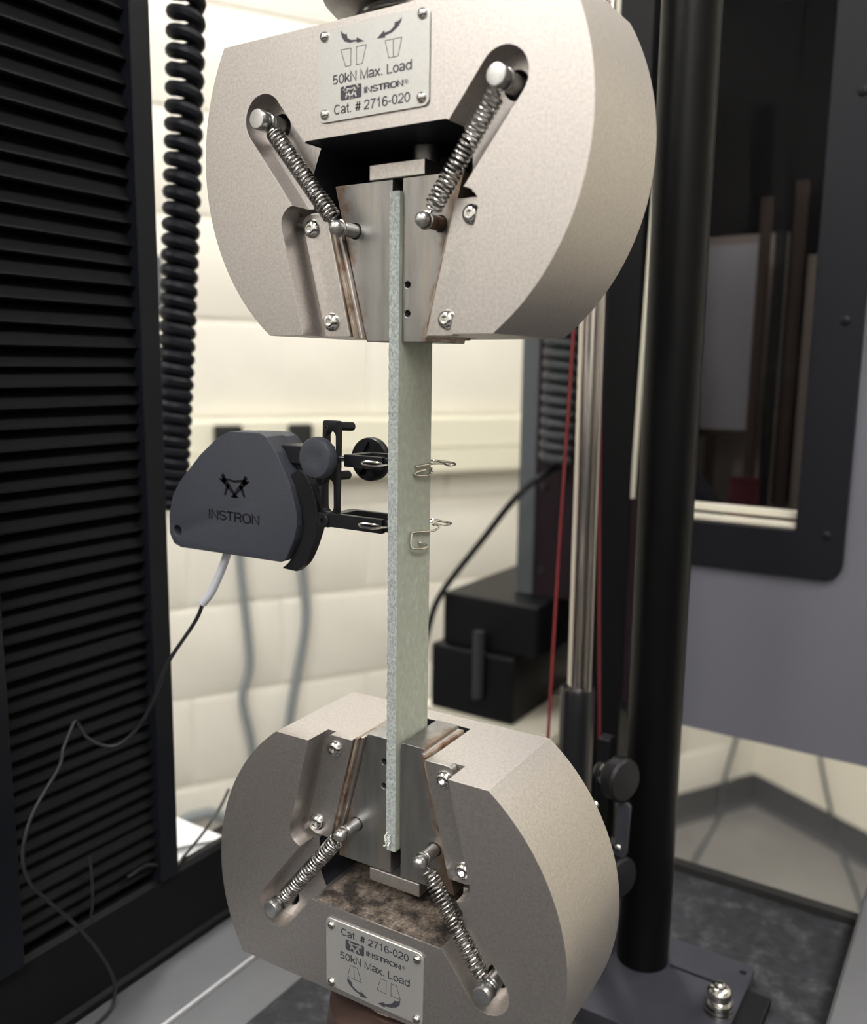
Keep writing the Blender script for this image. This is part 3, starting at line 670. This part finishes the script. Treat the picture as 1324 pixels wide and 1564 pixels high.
def grip(T, lab, base, flip):
    g = thing('wedge_grip', lab, 'grip', base)
    # ---- body
    a_top = math.atan2(200.2-ARC_C, 75); a_bot = math.atan2(85.9-ARC_C, 52.3)
    right = [(ARC_R*math.cos(a_bot+(a_top-a_bot)*i/40), ARC_C+ARC_R*math.sin(a_bot+(a_top-a_bot)*i/40)) for i in range(41)]
    outline = right+[(-x, z) for x, z in reversed(right)]
    body = obj('body', prism(NB(), outline, 0, 58.2), M_NICKEL, g, smooth=0, T=T)
    cuts = []
    ux, uz = 0.62, 0.785; nx, nz = 0.785, -0.62; r = 9.6
    for s in (1, -1):
        c = Vector((54.2, 170.2)); pts = []
        for i in range(17):
            th = math.atan2(nz, nx)+PI*i/16
            pts.append((c.x+r*math.cos(th), c.y+r*math.sin(th)))
        far = c-Vector((ux, uz))*56
        pts.append((far.x-nx*r, far.y-nz*r)); pts.append((far.x+nx*r, far.y+nz*r))
        cuts.append(prism(NB(), [(s*x, z) for x, z in pts], -2, 10.2))
        pk = rpoly([(34.75, 85.9), (47.3, 136.0), (20, 136.0), (8, 130), (8, 80), (33.3, 80)], [0, 6.5, 0, 0, 0, 0], 8)
        cuts.append(prism(NB(), [(s*x, z) for x, z in pk], -2.5, 14.2))
        cuts.append(cyl(NB(), (s*53.9, 9, 169.6), (s*53.9, 24, 169.6), 5.0, 28))
        cuts.append(cyl(NB(), (s*44.0, 9, 131.5), (s*44.0, 16, 131.5), 3.0, 20))
    cav = [(-33, 159.4), (33, 159.4), (37, 150), (37, 134), (18.6, 85.9), (17, 80), (-17, 80), (-18.6, 85.9), (-37, 134), (-37, 150)]
    cuts.append(prism(NB(), rpoly(cav, [2.5, 2.5, 6, 2, 0, 0, 0, 0, 2, 6], 4), -3, 48.6))
    for bm in cuts:
        for v in bm.verts: v.co = T(v.co)
    boolean(body, cuts)
    apply_bevel(body, 0.45, 2); shade(body.data, 14)
    body.data.materials.append(M_CAVSHADE)  # inner cavity faces coloured near black to stand for shade
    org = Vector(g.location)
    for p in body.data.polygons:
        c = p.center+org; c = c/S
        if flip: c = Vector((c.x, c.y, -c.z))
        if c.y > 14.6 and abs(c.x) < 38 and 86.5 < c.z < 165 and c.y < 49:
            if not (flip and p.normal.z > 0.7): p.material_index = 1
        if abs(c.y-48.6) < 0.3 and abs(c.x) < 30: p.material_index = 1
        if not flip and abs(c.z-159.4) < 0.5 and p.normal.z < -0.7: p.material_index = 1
    # ---- cover plates with screws
    for s in (1, -1):
        pl = rpoly([(18.2, 85.2), (30.6, 85.2), (43.0, 132.2), (38.6, 134.2), (30.2, 134.2)], [0.3, 2, 4.5, 3, 0.8], 5)
        p = obj('cover_plate', prism(NB(), [(s*x, z) for x, z in pl], 9.6, 13.9), M_PLATE, g, T=T, bevel=0.3)
        screw(p, s*37.4, 9.6, 128.3, T); screw(p, s*27.6, 9.6, 91.2, T)
        # guide strips between plate and jaw
        for q, (dx, y0, m) in enumerate(((0.0, 11.0, M_RUST), (-1.5, 13.0, M_PLATE))):
            x0, x1 = 15.9+dx, 17.4+dx
            st = [(x0+0.2, 84.6), (x1+0.2, 84.6), (x1+0.2+12.2, 131), (x0+0.2+12.2, 131)]
            obj('guide_strip', prism(NB(), [(s*x, z) for x, z in st], y0, 44), m, g, T=T, bevel=0.15, seg=1)
    # ---- jaws
    for s in (1, -1):
        xi, xb, xt = (3.1, 14.2, 30.2) if (s > 0) != flip else (-1.9, -14.2, -30.2)
        k = 1 if xi > 0 else -1
        if flip: xi, xb, xt = -xi, -xb, -xt; k = -k
        pts = [(xi, 83.4), (xb, 83.4), (xt, 145.0), (xi, 145.0)]
        jaw = obj('jaw', prism(NB(), pts, 15.4, 45.0), M_JAW_LO if flip else M_JAW_UP, g, smooth=0, T=T)
        cc = [cyl(NB(), (k*20.15, 14, 127.0), (k*20.15, 22, 127.0), 3.1, 24)]
        if k > 0:
            cc += [cyl(NB(), (5.6, 14, zz), (5.6, 22, zz), 1.35, 20) for zz in (105.2, 94.2)]
        for bm in cc:
            for v in bm.verts: v.co = T(v.co)
        boolean(jaw, cc); apply_bevel(jaw, 0.3, 2); shade(jaw.data, 14)
        if k > 0:
            for zz in (105.2, 94.2):
                obj('threaded_insert', lathe(NB(), (5.6, 21.8, zz), (0, -1, 0), [(1.3, 0), (1.3, 4.5), (1.0, 4.7), (0.7, 4.7), (0.7, 1)], 16), M_DARK, jaw, T=T)
        # jaw pin with rounded head and neck
        tip = Vector((k*20.15, 1.2, 126.9))
        m = M_RUSTP if (k > 0 and not flip) else M_PIN
        pin = obj('jaw_pin', lathe(NB(), (k*20.15, 21.5, 126.9), (0, -1, 0), [(2.7, 0), (2.7, 14.2), (2.2, 14.8), (2.0, 16.6), (2.2, 17.0)], 28), m, jaw, T=T)
        obj('pin_head', lathe(NB(), (k*20.15, 4.6, 126.9), (0, -1, 0), [(2.2, 0), (2.75, 0.5), (2.8, 1.6), (2.4, 2.8), (1.5, 3.6), (0, 3.9)], 28), M_PIN, pin, T=T)
        # slot pin
        sp = obj('slot_pin', lathe(NB(), (k*53.8, 21, 169.5), (0, -1, 0), [(3.5, 0), (3.5, 17.5), (3.0, 18.2), (2.7, 21.0), (3.0, 21.6)], 28), M_PIN, g, T=T)
        obj('pin_head', lathe(NB(), (k*53.8, -0.7, 169.5), (0, -1, 0), [(3.2, 0), (3.8, 0.4), (3.85, 3.3), (3.55, 3.8), (3.3, 3.85), (0, 3.95)], 32), M_PIN, sp, T=T)
        spring(g, (k*20.15, 5.6, 126.9), (k*53.8, 1.4, 169.5), T, 27 if k < 0 else 25)
    # ---- pusher block with its shaft
    pu = obj('pusher_block', box(NB(), -13, 13, 15.2, 42, 145.4, 151.4), M_PLATE, g, T=T, bevel=0.4)
    obj('shaft', cyl(NB(), (4, 30, 151.5), (4, 30, 159.2), 5.5, 28), M_JAW, pu, T=T)
    # ---- adapter above / below the body
    ad = obj('adapter', lathe(NB(), (0, 29, 200.3), (0, 0, 1), [(19, 0), (19, 4), (20, 5), (20, 6), (33, 8.5), (36.5, 12), (37.5, 20), (37.5, 78)], 64), M_BRONZE if flip else M_JAW, g, T=T)
    for zz, rr in ((202.0, 22), (204.4, 24)):
        obj('ring', tube(NB(), [(rr*math.cos(i*PI/24), 29+rr*math.sin(i*PI/24), zz) for i in range(48)], 1.1, 8, closed=True), M_CHROME, ad, T=T)
    # ---- label plate: always reads upright
    F = T
    if flip:
        def F(c): return T(Vector((-c.x, c.y, c.z)))       # x runs left to right in the picture
    lp = obj('label_plate', prism(NB(), rpoly([(-25, 164.6), (25, 164.6), (25, 197.4), (-25, 197.4)], 2.4, 5), -0.75, -0.05), M_LABEL, g, T=F, bevel=0.15, seg=1)
    for x in (-22, 22):
        for z in (195.1, 167.6):
            obj('rivet', lathe(NB(), (x, -0.7, z), (0, -1, 0), [(1.95, 0), (1.9, 0.4), (1.5, 1.0), (0.8, 1.4), (0, 1.5)], 24), M_CHROME, lp, T=F)
    Y0 = -0.82
    sgn = -1 if flip else 1
    def F2(c): return T(Vector((sgn*c.x, c.y, sgn*c.z if False else c.z))) if not flip else Vector((T(Vector((-c.x, c.y, 0))).x, T(Vector((-c.x, c.y, 0))).y, c.z))
    def txt(s, x0, x1, zb, cap, bold=0.0):
        obj('lettering', text_bm(s, x0, x1, zb, cap, Y0, 0.06, bold), M_INK, lp, T=F2, smooth=0)
    def inked(bm): return obj('emblem', bm, M_INK, lp, T=F2, smooth=0)
    def loop(pts, wd=0.22):
        bm = NB(); n = len(pts)
        for i in range(n):
            p = Vector(pts[i]); q = Vector(pts[(i+1) % n]); d = (q-p).normalized()*wd/2; m_ = Vector((-d.y, d.x))
            p = p-d; q = q+d
            prism(bm, [tuple(p+m_), tuple(q+m_), tuple(q-m_), tuple(p-m_)], Y0, Y0+0.05)
        return bm
    if not flip:
        txt('50kN Max. Load', -18.1, 17.7, 177.6, 3.4, 0.02)
        zl0, zl1, zi, zc = 171.4, 176.3, 172.6, 166.9
        txt('Cat. # 2716-020', -17.6, 17.1, zc, 3.4, 0.02)
        txt('INSTRON', -3.4, 14.2, zi, 2.05, 0.06); obj('lettering', registered(15.4, zi+1.2, 0.85, Y0, 0.05), M_INK, lp, T=F2, smooth=0)
        traps = [[(-14.2, 189.2), (-9.5, 189.1), (-9.6, 183.1), (-12, 183.1)], [(-6.9, 189.1), (-2.4, 189.1), (-4.3, 183), (-7, 183)], [(6, 189), (13.3, 188.9), (11.8, 182.9), (7.7, 182.9)], [(9.6, 188.9), (9.7, 182.9)]]
        ar = [[(-14.3, 195.9), (-12.6, 194.4), (-11.4, 194.4), (-11.1, 192.9), (-9.4, 191.9), (-6.9, 191.6), (-6.8, 192.4), (-3.2, 190.4), (-6.8, 190.5), (-6.9, 191.0), (-10.0, 191.0), (-12.4, 191.8), (-13.8, 193.6)],
              [(13.3, 195.6), (12.0, 194.6), (10.2, 194.4), (10.0, 193.2), (8.2, 192.0), (5.8, 191.7), (5.6, 192.6), (2.3, 190.3), (6.0, 190.0), (6.1, 190.7), (9.0, 191.2), (11.6, 192.6), (13.0, 194.2)]]
        dz = 1
    else:
        dz = -1
        txt('Cat. # 2716-020', -16.8, 18.0, -170.3, 3.3, 0.02)
        txt('INSTRON', -3.5, 14.2, -175.3, 2.05, 0.06); obj('lettering', registered(15.6, -174.0, 0.85, Y0, 0.05), M_INK, lp, T=F2, smooth=0)
        txt('50kN Max. Load', -17.4, 18.6, -181.6, 3.4, 0.02)
        zl0, zl1 = -176.4, -171.5
        traps = [[(-11.8, -183.3), (-8.2, -183.2), (-6.0, -189.2), (-13.3, -189.1)], [(-10, -183.2), (-9.7, -189.2)], [(4, -183.4), (6.9, -183.4), (6.8, -189.5), (2.2, -189.3)], [(9.3, -183.6), (12, -183.6), (14, -189.2), (9.3, -189.4)]]
        ar = [[(-13.6, -189.9), (-11.8, -190.6), (-11.0, -191.4), (-10.6, -192.8), (-7.6, -194.2), (-6.4, -194.2), (-6.4, -193.4), (-2.8, -195.4), (-6.6, -196.2), (-6.5, -195.4), (-9.8, -194.4), (-12.2, -192.9), (-13.5, -191.3)],
              [(14, -189.6), (12.6, -190.6), (10.8, -191.0), (10.4, -192.2), (8.4, -193.6), (6.2, -194.5), (6.0, -193.8), (2.7, -195.4), (6.2, -196.4), (6.2, -195.6), (9.4, -194.9), (12.2, -193.6), (13.7, -192.0)]]
    for tr in traps: obj('diagram', loop(tr), M_INK, lp, T=F2, smooth=0)
    for a in ar: obj('arrow', prism(NB(), a, Y0, Y0+0.05), M_INK, lp, T=F2, smooth=0)
    em = inked(prism(NB(), rpoly([(-14.4, zl0), (-4.6, zl0), (-4.6, zl1), (-14.4, zl1)], 0.7, 4), Y0, Y0+0.05))
    bm = figures(-13.2, -5.8, zl0+0.25, zl1-0.15, Y0-0.05, 0.04)
    for v in bm.verts: v.co = F2(v.co)
    bmesh.ops.recalc_face_normals(bm, faces=bm.faces)
    off = Vector(g.location)
    for v in bm.verts: v.co = v.co*S-off
    me = bpy.data.meshes.new('figures'); bm.to_mesh(me); bm.free(); me.materials.append(M_LABEL)
    # the pale figures are joined to their dark panel so that they stay within three levels
    bj = bmesh.new(); bj.from_mesh(em.data); n0 = len(bj.faces); bj.from_mesh(me)
    bj.faces.ensure_lookup_table()
    for i in range(n0, len(bj.faces)): bj.faces[i].material_index = 1
    bj.to_mesh(em.data); bj.free(); em.data.materials.append(M_LABEL); bpy.data.meshes.remove(me)
    return g
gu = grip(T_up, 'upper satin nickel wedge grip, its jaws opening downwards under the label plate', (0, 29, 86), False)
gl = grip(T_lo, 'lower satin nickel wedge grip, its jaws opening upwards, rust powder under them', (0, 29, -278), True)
# rust powder lying in the lower grip's cavity
bm = NB()
for i in range(1500):
    x = random.gauss(0, 17); y = 4+abs(random.gauss(0, 1))*20
    if abs(x) > 31 or y > 47 or (abs(x-8) < 12 and y < 12 and random.random() < 0.75): continue
    s = random.uniform(0.12, 0.42); p = Vector((x, y, 159.3)); h = s*0.9
    vs = [bm.verts.new(p+Vector((s*math.cos(a+i), s*math.sin(a+i), 0))) for a in (0, 2.1, 4.2)]+[bm.verts.new(p+Vector((0, 0, -h)))]
    for f in ((0, 1, 2), (0, 3, 1), (1, 3, 2), (2, 3, 0)): bm.faces.new([vs[k] for k in f])
obj('rust_powder', bm, M_POWDER, gl, T=T_lo, smooth=0, label='dark rust coloured powder', kind='stuff')
# powder drift: a thin uneven layer
bm = NB(); nx_, ny_ = 44, 30; grid = []
for j in range(ny_+1):
    row = []
    for i in range(nx_+1):
        x = -32.5+65*i/nx_; y = 0.6+47.5*j/ny_
        e = min(1, (32.5-abs(x))/3)*min(1, (y-0.6)/5)
        h = e*(0.5+0.5*math.sin(x*0.33)*math.cos(y*0.27)+0.35*random.random())-0.04
        row.append(bm.verts.new((x, y, 159.35-h*0.9)))
    grid.append(row)
for j in range(ny_):
    for i in range(nx_): bm.faces.new((grid[j][i], grid[j][i+1], grid[j+1][i+1], grid[j+1][i]))
obj('powder_drift', bm, M_DRIFT, gl, T=T_lo, smooth=60, kind='stuff')

# ------------------------------------------------------------------ the specimen
bm = NB(); n = 260; ringsv = []
for i in range(n+1):
    z = -133+273.2*i/n; j1 = random.uniform(-0.16, 0.16); j2 = random.uniform(-0.12, 0.12)
    ringsv.append([bm.verts.new((-1.75+j2, 13.4+j1, z)), bm.verts.new((2.95, 13.5+random.uniform(-0.05, 0.05), z)), bm.verts.new((2.95, 37.7, z)), bm.verts.new((-1.75, 37.7, z))])
for a, b in zip(ringsv, ringsv[1:]):
    for k in range(4):
        f = bm.faces.new((a[k], a[(k+1) % 4], b[(k+1) % 4], b[k])); f.material_index = 1 if k == 0 else 0
bm.faces.new(ringsv[0][::-1]).material_index = 1; bm.faces.new(ringsv[-1]).material_index = 1
sp = obj('test_specimen', bm, [M_GFRP, M_GFRPE], None, smooth=25, origin=(0.6, 25, -133))
tag(sp, 'pale green glass fibre test strip clamped upright between the two grips', 'test strip')
bm = NB()
for i in range(14):
    p = Vector((random.uniform(-1.4, 0.8), 13.2, -127.5+random.uniform(-2.4, 2.4)))
    tube(bm, spline([p, p+Vector((random.uniform(-.6, .4), -1.0, random.uniform(-1.2, .5))), p+Vector((random.uniform(-1.2, .8), -1.4, random.uniform(-3.2, -1)))], 4), 0.17, 5)
obj('frayed_fibre', bm, M_FIBRE, sp, kind='stuff')

# ------------------------------------------------------------------ the extensometer
ex = thing('extensometer', 'black clip-on extensometer with two knobs, clipped to the left of the green strip', 'extensometer', (-80, 25, -16))
out = [(-92, 43.4), (-72.9, 43.8), (-69.0, 42.2), (-63.1, 35.7), (-55.0, 21.5), (-51.6, 10.3), (-51.4, 4.0), (-53.3, -2.6), (-58.0, -11.6), (-61.2, -13.6), (-126.1, -14.6), (-131.1, -13.2), (-134.0, -8.5), (-133.8, 1.0), (-130.8, 10.6), (-125.5, 18.0), (-111.1, 31.6), (-99.8, 40.0)]
outs = rpoly(out, 1.6, 3)
h = obj('housing', prism(NB(), outs, 14, 26.4), M_BLKPL, ex, smooth=0)
boolean(h, [cyl(NB(), (-128.2, 12, -6.6), (-128.2, 24, -6.6), 2.7, 28)])
apply_bevel(h, 1.4, 3); shade(h.data, 40)
def inset(pts, k):
    c = Vector((-90, 12)); return [((c.x+(x-c.x)*k), (c.y+(z-c.y)*k)) for x, z in pts]
obj('rear_shell', prism(NB(), inset(outs, 0.985), 26.6, 36), M_BLKPL, ex, bevel=1.2, smooth=40)
obj('lettering', text_bm('INSTRON', -106.2, -73.6, 1.9, 4.4, 13.93, 0.1, 0.03), M_BLKEMB, h, smooth=0)
obj('emblem', figures(-98.6, -79.4, 13.0, 23.4, 13.93, 0.1), M_BLKEMB, h, smooth=0)
# crescent wing
wing = []
inn = [(-58.2, 25.5), (-52.6, 13.5), (-50.2, 6.0), (-50.6, 0.5), (-53.6, -6.0), (-59.0, -13.5), (-63.5, -17.2)]
outr = [(-55.0, -17.6), (-50.0, -13.5), (-45.8, -6.5), (-42.6, 2.0), (-42.2, 10.0), (-43.8, 17.5), (-46.5, 23.5), (-50.0, 28.0), (-54.0, 28.2)]
si = [tuple(p.xz) for p in spline([(x, 0, z) for x, z in inn], 4)]; so = [tuple(p.xz) for p in spline([(x, 0, z) for x, z in outr], 4)]
obj('wing_guard', prism(NB(), si+so, 17, 22), M_BLKAL, ex, bevel=0.5)
obj('neck_block', prism(NB(), rpoly([(-66, 30.6), (-44, 30.6), (-44, 38.6), (-66, 38.6)], 0.8), 20, 32), M_BLKAL, ex, bevel=0.5)
obj('pivot_block', prism(NB(), [(-66, 20), (-52, 20), (-46, 31), (-66, 31)], 22.2, 32), M_BLKAL, ex, bevel=0.3)
# bracket plate with two slots
br = obj('bracket', prism(NB(), rpoly([(-41.2, 9.5), (-32.8, 9.2), (-31.6, 50.6), (-39.7, 50.8)], 1.3), 18, 21.6), M_BLKAL, ex, smooth=0)
def stad(cx, cz, rx, hz): return rpoly([(cx-rx, cz-hz), (cx+rx, cz-hz), (cx+rx, cz+hz), (cx-rx, cz+hz)], rx*0.98, 8)
boolean(br, [prism(NB(), stad(-35.4, 41.4, 2.7, 4.9), 15, 25), prism(NB(), stad(-36.7, 18.2, 2.7, 7.2), 15, 25)])
apply_bevel(br, 0.3, 2); shade(br.data, 40)
obj('peg', cyl(NB(), (-34.4, 21.5, 48.2), (-34.4, 31.5, 47.6), 2.0, 20), M_BLKAL, br)
obj('peg', cyl(NB(), (-35.0, 21.5, 26.8), (-35.0, 29.5, 26.4), 2.0, 20), M_BLKAL, br)
obj('screw', lathe(NB(), (-37.6, 18, 47.6), (0, -1, 0), [(1.1, 0), (1.0, 0.3), (0.6, 0.3), (0.5, 0.0)], 16), M_DARK, br)
# arms
def fork(name, xa, xb, zc, hh, ya=17.0, yb=33.5, label=None):
    bm = NB()
    box(bm, xa, xb, ya, ya+2.6, zc-hh, zc+hh); box(bm, xa, xb, yb-2.6, yb, zc-hh, zc+hh)
    box(bm, xa, xa+5, ya+2.6, yb-2.6, zc-hh, zc+hh)
    box(bm, xb, xb+2.4, ya+1.5, yb-1.5, zc-hh*0.8, zc+hh*0.8)
    return obj(name, bm, M_BLKAL, ex, bevel=0.25)
f1 = fork('lower_arm', -36, -7.5, 7.8, 3.0)
obj('arm_root', box(NB(), -57, -36.2, 17.4, 24, 4.3, 10.4), M_BLKAL, ex, bevel=0.4)
obj('pivot_screw', lathe(NB(), (-38.6, 16.9, 7.4), (0, -1, 0), [(3.1, 0), (3.1, 0.7), (2.8, 1.0), (1.3, 1.0), (1.2, 0.1)], 28, inner=(3, 4)), M_BLKAL, f1)
f2 = fork('upper_arm', -27.5, -7.5, 34.2, 2.6)
obj('arm_pin', cyl(NB(), (-32.5, 20.5, 34.6), (-27.4, 20.5, 34.6), 1.3, 16), M_CHROME, f2)
# knobs
obj('knob', lathe(NB(), (-33.6, 14.5, 35.6), (0, -1, 0), [(3.4, 0), (3.6, 4), (7.6, 4.3), (8.6, 5.0), (8.9, 6.4), (8.7, 8.6), (8.0, 9.6), (6.5, 10.0), (3.5, 9.7), (0, 9.5)], 48), M_BLKPL, ex)
k2 = obj('knob', lathe(NB(), (-33.3, 42.0, 32.3), (0, 1, 0), [(9.6, 0), (9.9, 0.7), (9.9, 3.6), (9.2, 4.5)], 48), M_BLKAL, ex, smooth=0)
boolean(k2, [prism(NB(), [(-33.3, 33.5), (-38.2, 25.2), (-28.4, 25.2)][::-1], 40, 43.6), prism(NB(), [(-36.8, 34.6), (-29.8, 34.6), (-33.3, 40.6)], 40, 43.6)])
shade(k2.data, 40)
obj('knob_stem', cyl(NB(), (-33.3, 33.6, 33.0), (-33.3, 42.0, 32.3), 2.2, 20), M_BLKAL, ex)
# wire clips
def clip(pts, lab=None, r=0.5): return obj('wire_clip', tube(NB(), spline(pts, 8), r, 8), M_WIRE, ex)
clip([(-1.0, 40.6, 34.2), (3.6, 39.2, 34.6), (4.0, 43.5, 34.0), (4.2, 53.5, 32.4), (3.4, 56.6, 31.4), (2.2, 53.0, 31.2), (3.2, 47.0, 32.6), (3.6, 36.0, 33.4), (3.5, 26.2, 33.1), (3.1, 25.6, 33.0)])
clip([(3.1, 38.2, 31.2), (3.6, 36.4, 31.2), (3.9, 37.0, 29.4), (4.2, 32.5, 28.9), (4.0, 25.6, 29.6), (3.6, 24.2, 30.4), (3.5, 28.0, 30.9), (3.5, 32.6, 31.2), (3.1, 33.4, 31.2)])
clip([(-1.0, 40.6, 8.6), (3.4, 40.2, 8.8), (4.0, 46.0, 7.4), (3.8, 53.4, 5.6), (2.2, 54.6, 4.8), (0.8, 51.0, 4.8), (0.6, 44.0, 5.9)])
clip([(-0.4, 38.6, 8.0), (3.4, 39.0, 8.0), (4.4, 42.8, 6.0), (4.4, 40.4, 4.6), (3.9, 36.0, 4.6), (3.7, 23.4, 5.8), (3.7, 22.6, 5.3), (3.9, 21.6, 1.0), (4.2, 22.4, -0.6), (4.6, 27.0, -1.7), (4.6, 32.0, -1.9), (4.3, 33.6, -1.3), (3.8, 30.0, 0.3), (3.4, 28.2, 0.8)])
for zc, xo in ((34.3, 0), (8.3, -1.4)):
    clip([(-7.4+xo, 16.9, zc), (-9+xo, 15.4, zc+0.5), (-13+xo, 14.2, zc+0.7), (-15.6+xo, 14.0, zc), (-14+xo, 13.8, zc-0.8), (-10+xo, 14.0, zc-1.0), (-6.5+xo, 14.6, zc-0.6), (-4.0+xo, 15.8, zc-0.2), (-1.9, 19, zc)])

# cable of the extensometer
bm = tube(NB(), spline([(-104, 24, -14.0), (-106.5, 23, -22), (-113, 21, -36.0), (-118.5, 20, -43.0)], 6), 2.0, 16)
c = thing('sensor_cable', 'thin black braided cable with a grey sleeve, looping down from the extensometer over the rail', 'cable', (-180, 8, -291))
obj('grey_sleeve', bm, M_CABLEG, c, label='grey sleeve')
pts = [(-118, 20.1, -42), (-126, 21.2, -54), (-144.5, 19.0, -78.5), (-158, 20.5, -101), (-173, 20.5, -121.5), (-183, 13, -131), (-188.5, 2, -124.5), (-190.5, -3.0, -114.5), (-190.0, -5.2, -112.6), (-189.0, -8.5, -116), (-187.5, -14.5, -124), (-186, -18.5, -132), (-185, -34.8, -149.8), (-185, -41.4, -168), (-185, -38.9, -185.2), (-185, -27.1, -204), (-185, -12.8, -225.1), (-186, 2.3, -253), (-187, 9.5, -274), (-187.5, 6.5, -286.5), (-185, -6, -288.4), (-184, -25, -288.4), (-190, -60, -288.4)]
obj('braided_cable', tube(NB(), spline(pts, 8), 1.0, 10), M_CABLEB, c)
tag(obj('white_tray', box(NB(), -298, -208, 72, 146, -295.7, -262), M_WHITE, None, bevel=2, origin=(-250, 110, -295.8)), 'white tray behind the black rail, partly hidden by the lower grip', 'tray')
tag(obj('thin_lead', tube(NB(), spline([(-262, 70, -259.5), (-256, 100, -259.5), (-240, 128, -259.5), (-228, 139, -259.5)], 6), 1.3), M_GREYC, None, origin=(-250, 100, -262)), 'thin grey lead lying on the white tray', 'cable')
tag(obj('thin_lead', tube(NB(), spline([(-199, 30, -222), (-198.7, 44, -221), (-199, 56, -228), (-199, 66, -233), (-206, 78, -234.9), (-212, 92, -234.9), (-214, 105, -230), (-214, 118, -220), (-216, 128, -212)], 8), 1.0), M_SLEEVE, None, origin=(-208, 80, -236)), 'thin black lead crossing the end of the black rail', 'cable')
tag(obj('thin_lead', tube(NB(), spline([(-196, 4, -196), (-196, 4.5, -210), (-196, 4, -224), (-197.5, 3, -235.4)], 8), 0.8), M_CABLEB, None, origin=(-196, 4, -236)), 'short dark lead hanging in front of the lowest bellows pleats', 'cable')
LEAD1 = [(-448, 2683, -1000), (-461, 2651, -1135), (-480, 2606, -1277), (-478, 2550, -1381), (-466, 2251, -1381), (-440, 1900, -1381)]
LEAD2 = [(-220, 2632, -1000), (-192, 2615, -1130), (-140, 2580, -1288), (-102, 2555, -1381), (-2, 2253, -1381), (60, 1950, -1381)]
for pts, lb in ((LEAD1, 'thin dark cable down the wall and across the grey floor, left of two'),
                (LEAD2, 'thin dark cable down the wall and across the grey floor, right of two')):
    tag(obj('floor_lead', tube(NB(), spline(pts, 6), 5.5), M_GREYM, None, origin=pts[-1]), lb, 'cable')
